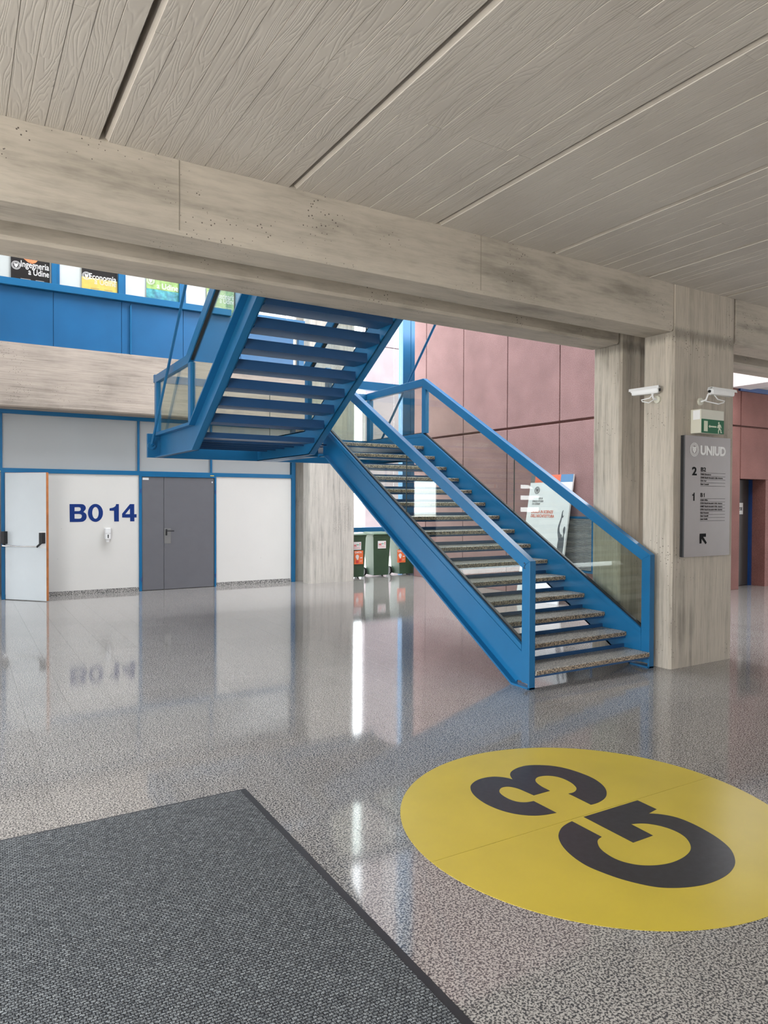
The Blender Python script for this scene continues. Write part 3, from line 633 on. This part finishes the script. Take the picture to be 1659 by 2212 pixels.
# ------------------------------------------------------------------ building shell out of view
sh = struct('wall_shell')
obj('wall_panel', MB().box(-4.2, -4.0, 5.41, 13.5, 0, 9.2).box(-4.2, -4.0, 2.2, 5.41, 4.06, 9.2), M['slabw'], sh)
obj('wall_panel', MB().box(-4.2, 6.9, 2.0, 2.2, 4.06, 9.2).box(6.8, 6.9, 2.2, 5.41, 4.06, 9.2), M['slabw'], sh)
obj('wall_panel', MB().box(-4, 22, -3.4, -3.2, 0, 4.06), M['slabw'], sh)
obj('wall_panel', MB().box(-4.2, 16, 13.55, 13.6, 9.0, 9.2).box(10, 12, 13.52, 13.6, 0, 9.2).box(10, 10.1, 12.7, 13.5, 0, 9.2), M['slabw'], sh)
rf = struct('ceiling_atrium')
obj('roof_slab', MB().box(-4.2, 6.9, 2.0, 8.0, 9.2, 9.4).box(-4.2, -.5, 7.4, 11.4, 9.2, 9.4).box(-4.2, 10.2, 11.4, 13.6, 9.2, 9.4).box(8.3, 8.6, 7.4, 11.4, 9.2, 9.4).box(6.9, 8.5, 7.2, 8.0, 9.2, 9.4), M['slabw'], rf)

# ------------------------------------------------------------------ STAIRCASE
st = thing('staircase', 'blue steel switchback staircase with terrazzo treads, glass railings and half landing', 'staircase', (5.0, 4.6, 0))
LZ = 2.40
# ---- lower flight frames (ascend towards +Y)
def lo_b(y): return max(0, .5893*(y-4.747))                 # bottom edge
def lo_t(y): return .377+.578*(y-4.613)                      # top of cap
def lo_h(y): return 1.103+.5805*(y-4.514)                    # handrail top
def lo_u(y): return 1.044+.5775*(y-4.612)                    # handrail underside
YK, YE = 8.45, 10.05
def lower_frame(xo, xi, landing):
    xw = xi-.012 if xo < xi else xi+.012                    # web lies at the inner side
    yb = 8.480; yend = YE if landing else 8.62
    low = [(4.53, 0), (4.747, 0), (yb, 2.20), (yend, 2.20), (yend, 2.585), (8.433, 2.585), (4.60, .37), (4.53, .37)]
    m = MB().prism([(4.612, .05), (4.73, .035), (4.747, .0), (yb, 2.20), (yend, 2.20), (yend, 2.58), (8.433, 2.58), (4.612, .37)], 0, xi, xw)
    s_ = obj('stringer', m, M['blue'], st)
    # flanges
    m = MB().prism([(4.514, 0), (4.747, 0), (yb, 2.20), (yend, 2.20), (yend, 2.218), (yb-.012, 2.218), (4.741, .018), (4.514, .018)], 0, xo, xi)
    obj('lower_flange', m, M['blue'], s_, bevel=.0015)
    a, b = min(xo, xi)-.003, max(xo, xi)+.003
    m = MB().prism([(4.612, .377), (8.433, 2.585), (yend, 2.585), (yend, 2.535), (8.446, 2.535), (4.612, .327)], 0, a, b)
    m.prism([(4.612, .318), (8.450, 2.526), (yend, 2.526), (yend, 2.512), (8.455, 2.512), (4.612, .304)], 0, a+.004, b-.004)
    obj('cap_rail', m, M['blue'], s_, bevel=.0015)
    obj('glazing_gasket', MB().prism([(4.612, .378), (8.433, 2.586), (yend, 2.586), (yend, 2.600), (8.43, 2.600), (4.612, .398)], 0, xo*.5+xi*.5-.014, xo*.5+xi*.5+.014), M['black'], s_)
    # foot post + handrail
    pm = MB().prism([(4.514, .05), (4.612, .05), (4.612, 1.044), (4.514, 1.103)], 0, xo, xi).box(min(xo, xi), max(xo, xi), 4.514, 4.534, 0, .05)
    p_ = obj('foot_post', pm, M['blue'], st, bevel=.003)
    hp = [(4.514, 1.103), (4.612, 1.044)]
    if landing: hp += [(YK, 3.26), (YE, 3.245), (YE, 3.355), (8.42, 3.37)]
    else: hp += [(YK, 3.26), (8.55, 3.26), (8.55, 3.37), (8.42, 3.37)]
    obj('handrail', MB().prism(hp, 0, xo, xi), M['blue'], st, bevel=.003)
    x_ = (xo+xi)/2
    obj('rail_gasket', MB().prism([(4.612, 1.043), (YK, 3.259), (YK, 3.248), (4.612, 1.032)], 0, x_-.012, x_+.012), M['black'], st)
    obj('landing_post', MB().box(min(xo, xi)+.004, max(xo, xi)-.004, 8.365, 8.462, 2.586, 3.25), M['blue'], st, bevel=.003)
    def g(y0, y1): return MB().prism([(y0, lo_t(y0)), (y1, lo_t(y1)), (y1, lo_u(y1)), (y0, lo_u(y0))], 0, x_-.005, x_+.005)
    obj('glass_pane', g(4.613, 6.505), M['glass'], st); obj('glass_pane', g(6.512, 8.364), M['glass'], st)
    obj('pane_joint', g(6.505, 6.512), M['joint'], st)
    if landing:
        obj('glass_pane', MB().box(x_-.005, x_+.005, 8.463, 9.955, 2.587, 3.25), M['glass'], st)
lower_frame(4.177, 4.247, False)
lower_frame(5.795, 5.725, True)
dt = text('stamped_number', '2', (4.1765, 4.592, 1.038), (0, -1, 0), ZA, (-1, 0, 0), .026, .052, M['black'], st, bold=-.005, th=.001)
# ---- treads of the lower flight
def tread(y, z, x0, x1, parent, up=1, granite=True, n='tread', cover=.305):
    """up=+1: climbs to +Y, so nosing at -Y.  z = walking level"""
    d = cover; s = up
    def Y(a): return y+s*a
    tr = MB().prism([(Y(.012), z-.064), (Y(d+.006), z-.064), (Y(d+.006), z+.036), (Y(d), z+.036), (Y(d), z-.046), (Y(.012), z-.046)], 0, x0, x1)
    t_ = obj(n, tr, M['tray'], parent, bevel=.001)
    if granite:
        gm = MB(); gm.cur = 0
        gm.prism([(Y(.0), z-.038), (Y(.0), z-.006), (Y(.006), z), (Y(d-.001), z), (Y(d-.001), z-.045), (Y(.006), z-.045)], 0, x0+.003, x1-.003)
        o = obj('terrazzo_slab', gm, [M['tread'], M['nosing']], t_)
        for p in o.data.polygons:
            if abs(p.normal.y) > .9 and p.normal.y*s < 0: p.material_index = 1
    return t_
for k in range(15): tread(4.505+.2775*k, .160*(k+1), 4.250, 5.722, st)
# ---- upper flight (ascends towards -Y)
def up_b(y): return 2.20+.608*(8.24-y)
def up_t(y): return 2.516+.605*(8.371-y)
YT = 5.45
def upper_frame(xo, xi, landing):
    xw = xi-.012 if xo < xi else xi+.012
    ye = YE if landing else 8.45
    m = MB().prism([(YT, up_b(YT)), (8.24, 2.20), (YE, 2.20), (YE, 2.52), (8.371, 2.516), (YT, up_t(YT))], 0, xi, xw)
    s_ = obj('stringer', m, M['blue'], st)
    m = MB().prism([(YT, up_b(YT)), (8.24, 2.20), (YE, 2.20), (YE, 2.212), (8.25, 2.212), (YT, up_b(YT)+.014)], 0, xo, xi)
    obj('lower_flange', m, M['blue'], s_, bevel=.0015)
    m = MB().prism([(YT, up_t(YT)), (8.371, 2.516), (YE, 2.52), (YE, 2.500), (8.362, 2.500), (YT, up_t(YT)-.02)], 0, xo, xi)
    if landing: m.prism([(YT, up_t(YT)+.03), (8.385, 2.540), (YE, 2.545), (YE, 2.52), (8.371, 2.516), (YT, up_t(YT))], 0, xo+.01, xi-.02)
    obj('cap_rail', m, M['blue'], s_, bevel=.0015)
    a, b = (xo, xo+.07) if xo < xi else (xo-.07, xo)
    x_ = (a+b)/2
    h = lambda y: 3.343+.605*(8.486-y)
    u = lambda y: 3.235+.605*(8.40-y)
    if landing: hp = [(YT, h(YT)), (8.486, 3.343), (YE, 3.335), (YE, 3.230), (8.40, 3.235), (YT, u(YT))]
    else: hp = [(YT, h(YT)), (8.486, 3.343), (8.55, 3.343), (8.55, 3.235), (8.40, 3.235), (YT, u(YT))]
    obj('handrail', MB().prism(hp, 0, a, b), M['blue'], st, bevel=.003)
    obj('rail_gasket', MB().prism([(YT, u(YT)), (8.33, u(8.33)), (8.33, u(8.33)-.014), (YT, u(YT)-.014)], 0, x_-.02, x_+.02).prism([(YT, up_t(YT)+.012), (8.33, up_t(8.33)+.012), (8.33, up_t(8.33)), (YT, up_t(YT))], 0, x_-.02, x_+.02), M['black'], st)
    obj('landing_post', MB().box(a+.004, b-.004, 8.31, 8.41, 2.54, 3.24), M['blue'], st, bevel=.003)
    obj('glass_pane', MB().prism([(YT, up_t(YT)+.01), (6.85, up_t(6.85)+.01), (6.85, u(6.85)-.01), (YT, u(YT)-.01)], 0, x_-.005, x_+.005), M['glass'], st)
    obj('glass_pane', MB().prism([(6.857, up_t(6.857)+.01), (8.305, up_t(8.305)+.01), (8.305, u(8.305)-.01), (6.857, u(6.857)-.01)], 0, x_-.005, x_+.005), M['glass'], st)
    obj('pane_joint', MB().prism([(6.850, up_t(6.85)+.01), (6.857, up_t(6.857)+.01), (6.857, u(6.857)-.01), (6.850, u(6.85)-.01)], 0, x_-.005, x_+.005), M['joint'], st)
    if landing: obj('glass_pane', MB().box(x_-.005, x_+.005, 8.412, 9.955, 2.547, 3.24), M['glass'], st)
upper_frame(2.345, 2.43, True)
upper_frame(3.93, 3.845, False)
for k in range(1, 10): tread(8.047-.2635*k+.300, 2.398+.157*k, 2.444, 3.831, st, up=-1)
# ---- half landing
for k in range(6):
    y = 8.047+.316*k
    z = LZ
    x1 = 3.831 if k == 0 else 5.722
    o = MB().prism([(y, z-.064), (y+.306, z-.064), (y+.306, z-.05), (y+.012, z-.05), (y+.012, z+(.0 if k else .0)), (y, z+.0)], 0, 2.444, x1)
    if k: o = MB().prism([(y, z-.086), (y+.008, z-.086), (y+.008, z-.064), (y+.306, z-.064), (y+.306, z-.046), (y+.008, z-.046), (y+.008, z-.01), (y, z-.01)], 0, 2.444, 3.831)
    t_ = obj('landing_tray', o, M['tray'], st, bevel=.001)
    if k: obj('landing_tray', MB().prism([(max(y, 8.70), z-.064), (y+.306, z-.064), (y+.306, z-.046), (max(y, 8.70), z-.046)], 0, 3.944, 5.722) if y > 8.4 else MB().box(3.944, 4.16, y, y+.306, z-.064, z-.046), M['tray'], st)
    if k: obj('terrazzo_slab', MB().box(2.444, 3.831, y+.008, y+.312, z-.045, z), M['tread'], st)
    if y > 8.4: obj('terrazzo_slab', MB().box(3.944, 5.722, max(y, 8.70), y+.312, z-.045, z), M['tread'], st)
obj('landing_beam', MB().box(2.25, 5.90, 10.055, 10.11, 2.20, 2.53), M['blue'], st, bevel=.003)
obj('landing_beam', MB().box(3.955, 4.165, 8.63, 10.05, 2.20, 2.212).box(4.15, 4.165, 8.63, 10.05, 2.212, 2.33), M['blue'], st)
obj('handrail', MB().box(2.345, 5.795, 10.055, 10.125, 3.245, 3.35), M['blue'], st, bevel=.003)
for x0 in (2.345, 5.725): obj('corner_post', MB().box(x0, x0+.07, 9.957, 10.05, 2.545, 3.24), M['blue'], st, bevel=.003)
obj('cap_rail', MB().box(2.345, 5.795, 10.055, 10.125, 2.531, 2.585), M['blue'], st)
for a, b in ((2.35, 4.055), (4.062, 5.79)): obj('glass_pane', MB().box(a, b, 10.085, 10.095, 2.586, 3.244), M['glass'], st)
obj('pane_joint', MB().box(4.055, 4.062, 10.085, 10.095, 2.586, 3.244), M['joint'], st)
obj('handrail', MB().box(3.935, 4.172, 8.42, 8.52, 3.25, 3.36), M['blue'], st, bevel=.003)
# ---- hanger rods
for x in (2.30, 5.86):
    obj('hanger_rod', MB().tube([(x, 10.03, 2.36), (x, 6.0, 6.55)], .018, n=12), M['blue'], st)
    obj('rod_washer', MB().tube([(x, 10.045, 2.36), (x, 10.02, 2.36)], .05, n=20).tube([(x, 10.04, 2.36), (x, 10.0, 2.385)], .026, n=12), M['blue'], st)
# ---- upper floor edge that the stair and its hangers reach (above the frame)
uf = obj('upper_floor_beam', MB().box(-4, 12, 5.6, 6.0, 6.5, 7.0), M['con_h'], at=(4, 5.8, 6.5), label='concrete beam high above the stair carrying the hanger rods', category='beam')

# ------------------------------------------------------------------ directory sign on the column
YS = 4.384
sg = thing('directory_sign', 'tall taupe UNIUD directory sign mounted on the front concrete column', 'sign', (6.36, YS, 1.08))
SF = YS-.035
obj('panel', MB().box(6.01, 6.735, SF, YS-.001, 1.08, 2.262), M['sign'], sg)
obj('side_strip', MB().box(5.992, 6.0095, SF+.001, YS-.001, 1.082, 2.260), M['black'], sg, label='black side strip')
F = (0, -1, 0); OS = SF-.0005
def stx(b, x, z, w_, h, mat='black_i', bold=.02, **k): text('lettering', b, (x, OS, z), XA, ZA, F, w_, h, M[mat], sg, bold=bold, th=.001, **k)
def one(x, z, w_, h):      # figure 1 with flag
    q = [(2.401, 1.537), (2.401, 1.234), (2.323, 1.235), (2.320, 1.423), (2.248, 1.423), (2.248, 1.463), (2.305, 1.476), (2.340, 1.500), (2.354, 1.537)]
    decal('lettering', [[(x+(a-2.248)/.153*w_, z+(b-1.234)/.303*h) for a, b in q]], (0, OS, 0), XA, ZA, F, .001, M['black_i'], sg)
stx('UNIUD', 6.248, 2.078, .405, .094, 'white_i', .042)
seal('seal', 6.152, 2.127, .067, (0, OS, 0), XA, ZA, F, M['white_i'], sg)
stx('2', 6.121, 1.876, .072, .083, bold=.03); one(6.128, 1.628, .034, .08)
stx('B2', 6.257, 1.917, .08, .041, bold=.025); stx('B', 6.257, 1.665, .034, .041, bold=.025); one(6.302, 1.665, .018, .041)
m = MB()
def rows(z0, z1, L):
    n = len(L)
    for k in range(n+1):
        z = z0+(z1-z0)*k/n; m.box(6.254, 6.652, OS-.001, OS, z-.0018, z+.0012)
        if k < n: stx(L[k][0], 6.255, z-.0225, L[k][1], .0165, bold=.012)
rows(1.903, 1.774, [('DI4A Direzione', .165), ('DI4A Studi docenti e lab. ricerca', .355), ('Sala Api', .088), ('Sala Consult', .13)])
rows(1.650, 1.431, [('DI4A Uffici', .115), ('DI4A Studi docenti e lab. ricerca', .352), ('DMIF Studi docenti e lab. ricerca', .355), ('DPIA Studi docenti e lab. ricerca', .352), ('Sala Arancio', .135), ('Sala Canelli', .125), ('Sala Gialla', .115)])
obj('rule_lines', m, M['black_i'], sg)
decal('arrow', ['6.249,1.305c 6.348,1.305c 6.348,1.272c 6.305,1.272c 6.362,1.215c 6.345,1.198c 6.279,1.255c 6.279,1.208c 6.249,1.208c'], (0, OS, 0), XA, ZA, F, .001, M['black_i'], sg)

# exit sign box
es = thing('exit_sign', 'green running man exit sign with left arrow on the front column', 'sign', (6.31, YS, 2.28))
obj('housing', MB().box(6.135, 6.500, YS-.115, YS-.001, 2.283, 2.515), M['cream'], es, bevel=.004)
EF = YS-.1155
obj('green_plate', MB().box(6.143, 6.495, EF-.002, EF, 2.286, 2.420), M['green'], es)
OE = (0, EF-.002, 0)
m = MB().box(6.178, 6.235, EF-.0035, EF-.002, 2.302, 2.402); obj('door_symbol', m, M['glow'], es)
decal('arrow_symbol', ['6.250,2.352c 6.272,2.368c 6.272,2.359c 6.375,2.359c 6.375,2.345c 6.272,2.345c 6.272,2.336c'], OE, XA, ZA, F, .001, M['glow'], es)
decal('running_man', [circ(6.412, 2.392, .011), '6.405,2.378c 6.432,2.380 6.447,2.366 6.455,2.346c 6.446,2.342c 6.436,2.360c 6.430,2.345c 6.452,2.325c 6.452,2.305c 6.464,2.305c 6.464,2.297c 6.440,2.297c 6.438,2.318c 6.424,2.330c 6.414,2.312c 6.413,2.290c 6.402,2.290c 6.401,2.316c 6.410,2.336c 6.400,2.350c 6.392,2.340c 6.385,2.346c 6.395,2.366c'], OE, XA, ZA, F, .001, M['glow'], es)
obj('rating_label', MB().box(6.1335, 6.1345, YS-.105, YS-.03, 2.415, 2.505), M['white_g'], es)

# security cameras
def seccam(label, base, fwd, side, head):
    """base: wall point of the round plate; fwd: direction the housing points; side: wall normal"""
    t = thing('security_camera', label, 'camera', base, 'white security cameras on the front column')
    B = Vector(base); n_ = Vector(side); Fw = Vector(fwd).normalized(); Lr = Vector((0, 0, 1)).cross(Fw).normalized(); U_ = Fw.cross(Lr)
    Hc = Vector(head)
    obj('wall_plate', MB().tube([B, B+n_*.018], [.038, .036], n=20), M['cream'], t)
    obj('bracket', MB().tube([B+n_*.018, B+n_*.07+Vector((0, 0, .01)), B+n_*.09+Vector((0, 0, .06)), Hc-U_*.02+Fw*-.06], .009, n=8), M['white_g'], t)
    m = MB(); prof = [(-.036, -.022), (-.030, -.036), (.030, -.036), (.036, -.022), (.036, .012), (.026, .024), (-.026, .024), (-.036, .012)]
    def ring(a, k): return [Hc+Fw*a+Lr*(p*k)+U_*(q*k) for p, q in prof]
    vs = ring(-.11, .82)+ring(-.10, 1)+ring(.13, 1)+ring(.14, .9); fs = [tuple(range(8)), tuple(range(24, 32))[::-1]]
    for k in range(3):
        for j in range(8): fs.append((k*8+j, k*8+8+j, k*8+8+(j+1) % 8, k*8+(j+1) % 8))
    obj('housing', m.add(vs, fs), M['white_g'], t)
    vs = []
    for a, zz in ((-.115, .026), (.165, .020)):
        for p, q in ((-.040, -.018), (-.030, .010), (.030, .010), (.040, -.018), (.028, .004), (-.028, .004)): vs.append(Hc+Fw*a+Lr*p+U_*(zz+q))
    fs = [(0, 1, 2, 3, 4, 5), (11, 10, 9, 8, 7, 6)]+[(j, 6+j, 6+(j+1) % 6, (j+1) % 6) for j in range(6)]
    obj('sunshield', MB().add(vs, fs), M['white_g'], t)
    obj('rear_gland', MB().tube([Hc-Fw*.112+U_*-.006, Hc-Fw*.125+U_*-.006], .014, n=12), M['black'], t)
    obj('cable', MB().tube([Hc-Fw*.06-U_*.036, Hc-Fw*.02-U_*.075, Hc+Fw*.06-U_*.085, Hc+Fw*.05-U_*.10, Hc-Fw*.01-U_*.12, B+n_*.03+Vector((0, 0, .01))], .0055, n=6), M['white_g'], t)
    return t
seccam('white security camera on column front face, pointing right above the exit sign', (6.275, YS, 2.605), (.93, -.30, -.06), (0, -1, 0), (6.40, 4.25, 2.695))
seccam('white security camera on column left side face, pointing left over the stair', (5.869, 4.555, 2.615), (-.45, .88, -.05), (-1, 0, 0), (5.765, 4.60, 2.70))

# ------------------------------------------------------------------ floor sticker 35 and entrance mat
fs_ = thing('floor_sticker', 'big round yellow floor sticker with black number 35 upside down', 'sticker', (2.797, 2.549, 0))
cx, cy, cr = 2.797, 2.549, .988
def half(sgn):
    pts = []
    for k in range(65):
        a = math.pi*k/64*sgn; x, y = cx+cr*math.cos(a), cy+cr*math.sin(a)
        pts.append((x, y))
    s0 = lambda x: 2.576+(x-1.814)*(-.03/1.956)
    e = .0012*sgn
    q = [p for p in pts if (p[1]-s0(p[0]))*sgn > .004]
    q = [(cx+cr-.0006, s0(cx+cr)+e)]+q+[(cx-cr+.0006, s0(cx-cr)+e)]
    return MB().prism(q, 2, .0004, .0016)
obj('vinyl_half', half(1), M['yellow'], fs_); obj('vinyl_half', half(-1), M['yellow'], fs_)
three = '2.826,2.878c 2.827,2.941 2.841,3.000 2.865,3.036 2.902,3.058 2.944,3.056 2.983,3.035 3.010,2.995 3.017,2.943 3.009,2.886 2.984,2.833 2.953,2.807 2.918,2.795 2.887,2.799c 2.884,2.633c 2.931,2.632 2.998,2.647 3.058,2.681 3.112,2.735 3.150,2.803 3.172,2.891 3.166,2.993 3.142,3.082 3.097,3.152 3.031,3.203 2.966,3.229 2.897,3.227 2.833,3.205 2.791,3.172 2.768,3.137 2.754,3.106c 2.741,3.140 2.714,3.174 2.679,3.198 2.625,3.209 2.565,3.202 2.507,3.174 2.468,3.137 2.434,3.077 2.414,3.005 2.408,2.927 2.419,2.849 2.444,2.783 2.483,2.729 2.534,2.689 2.591,2.667 2.655,2.656c 2.653,2.823c 2.609,2.832 2.577,2.854 2.558,2.892 2.555,2.949 2.566,2.999 2.589,3.029 2.620,3.048 2.653,3.046 2.676,3.026 2.692,2.990 2.699,2.938 2.705,2.878c'
five = '3.145,2.544c 3.140,2.418c 3.062,2.406c 3.108,2.368 3.147,2.302 3.155,2.215 3.141,2.117 3.112,2.026 3.067,1.951 2.993,1.886 2.919,1.850 2.831,1.830 2.733,1.829 2.648,1.846 2.572,1.878 2.510,1.920 2.465,1.976 2.428,2.042 2.401,2.118 2.384,2.200 2.392,2.290 2.418,2.373 2.457,2.440 2.498,2.483 2.555,2.520 2.609,2.538 2.652,2.545c 2.652,2.352c 2.620,2.344 2.590,2.322 2.558,2.278 2.543,2.224 2.543,2.164 2.567,2.109 2.608,2.068 2.669,2.037 2.744,2.022 2.833,2.028 2.907,2.052 2.958,2.091 2.998,2.147 3.011,2.208 2.999,2.271 2.968,2.322 2.930,2.353 2.884,2.371c 2.877,2.235c 2.736,2.236c 2.740,2.550c'
decal('digit_three', [three], (0, 0, .0017), XA, YA, ZA, .0008, M['ink'], fs_)
decal('digit_five', [five], (0, 0, .0017), XA, YA, ZA, .0008, M['ink'], fs_)
mt = thing('entrance_mat', 'large charcoal woven entrance mat with dark rubber edge in the foreground', 'mat', (.1, 2.2, 0))
mp_ = [(-1.2, 3.80), (1.376, 3.777), (1.355, .6), (-1.2, .62)]
obj('pile', MB().prism([(-1.17, 3.768), (1.336, 3.745), (1.316, .632), (-1.17, .65)], 2, .001, .0085), M['mat'], mt)
m = MB(); top = [(-1.17, 3.768), (1.336, 3.745), (1.316, .632), (-1.17, .65)]
vs = [(*p, .0005) for p in mp_]+[(*p, .0065) for p in top]+[(*p, .0005) for p in top]
m.add(vs, [(i, (i+1) % 4, 4+(i+1) % 4, 4+i) for i in range(4)]+[(4+i, 4+(i+1) % 4, 8+(i+1) % 4, 8+i) for i in range(4)]+[(i, 8+i, 8+(i+1) % 4, (i+1) % 4) for i in range(4)])
obj('rubber_edge', m, M['matedge'], mt)
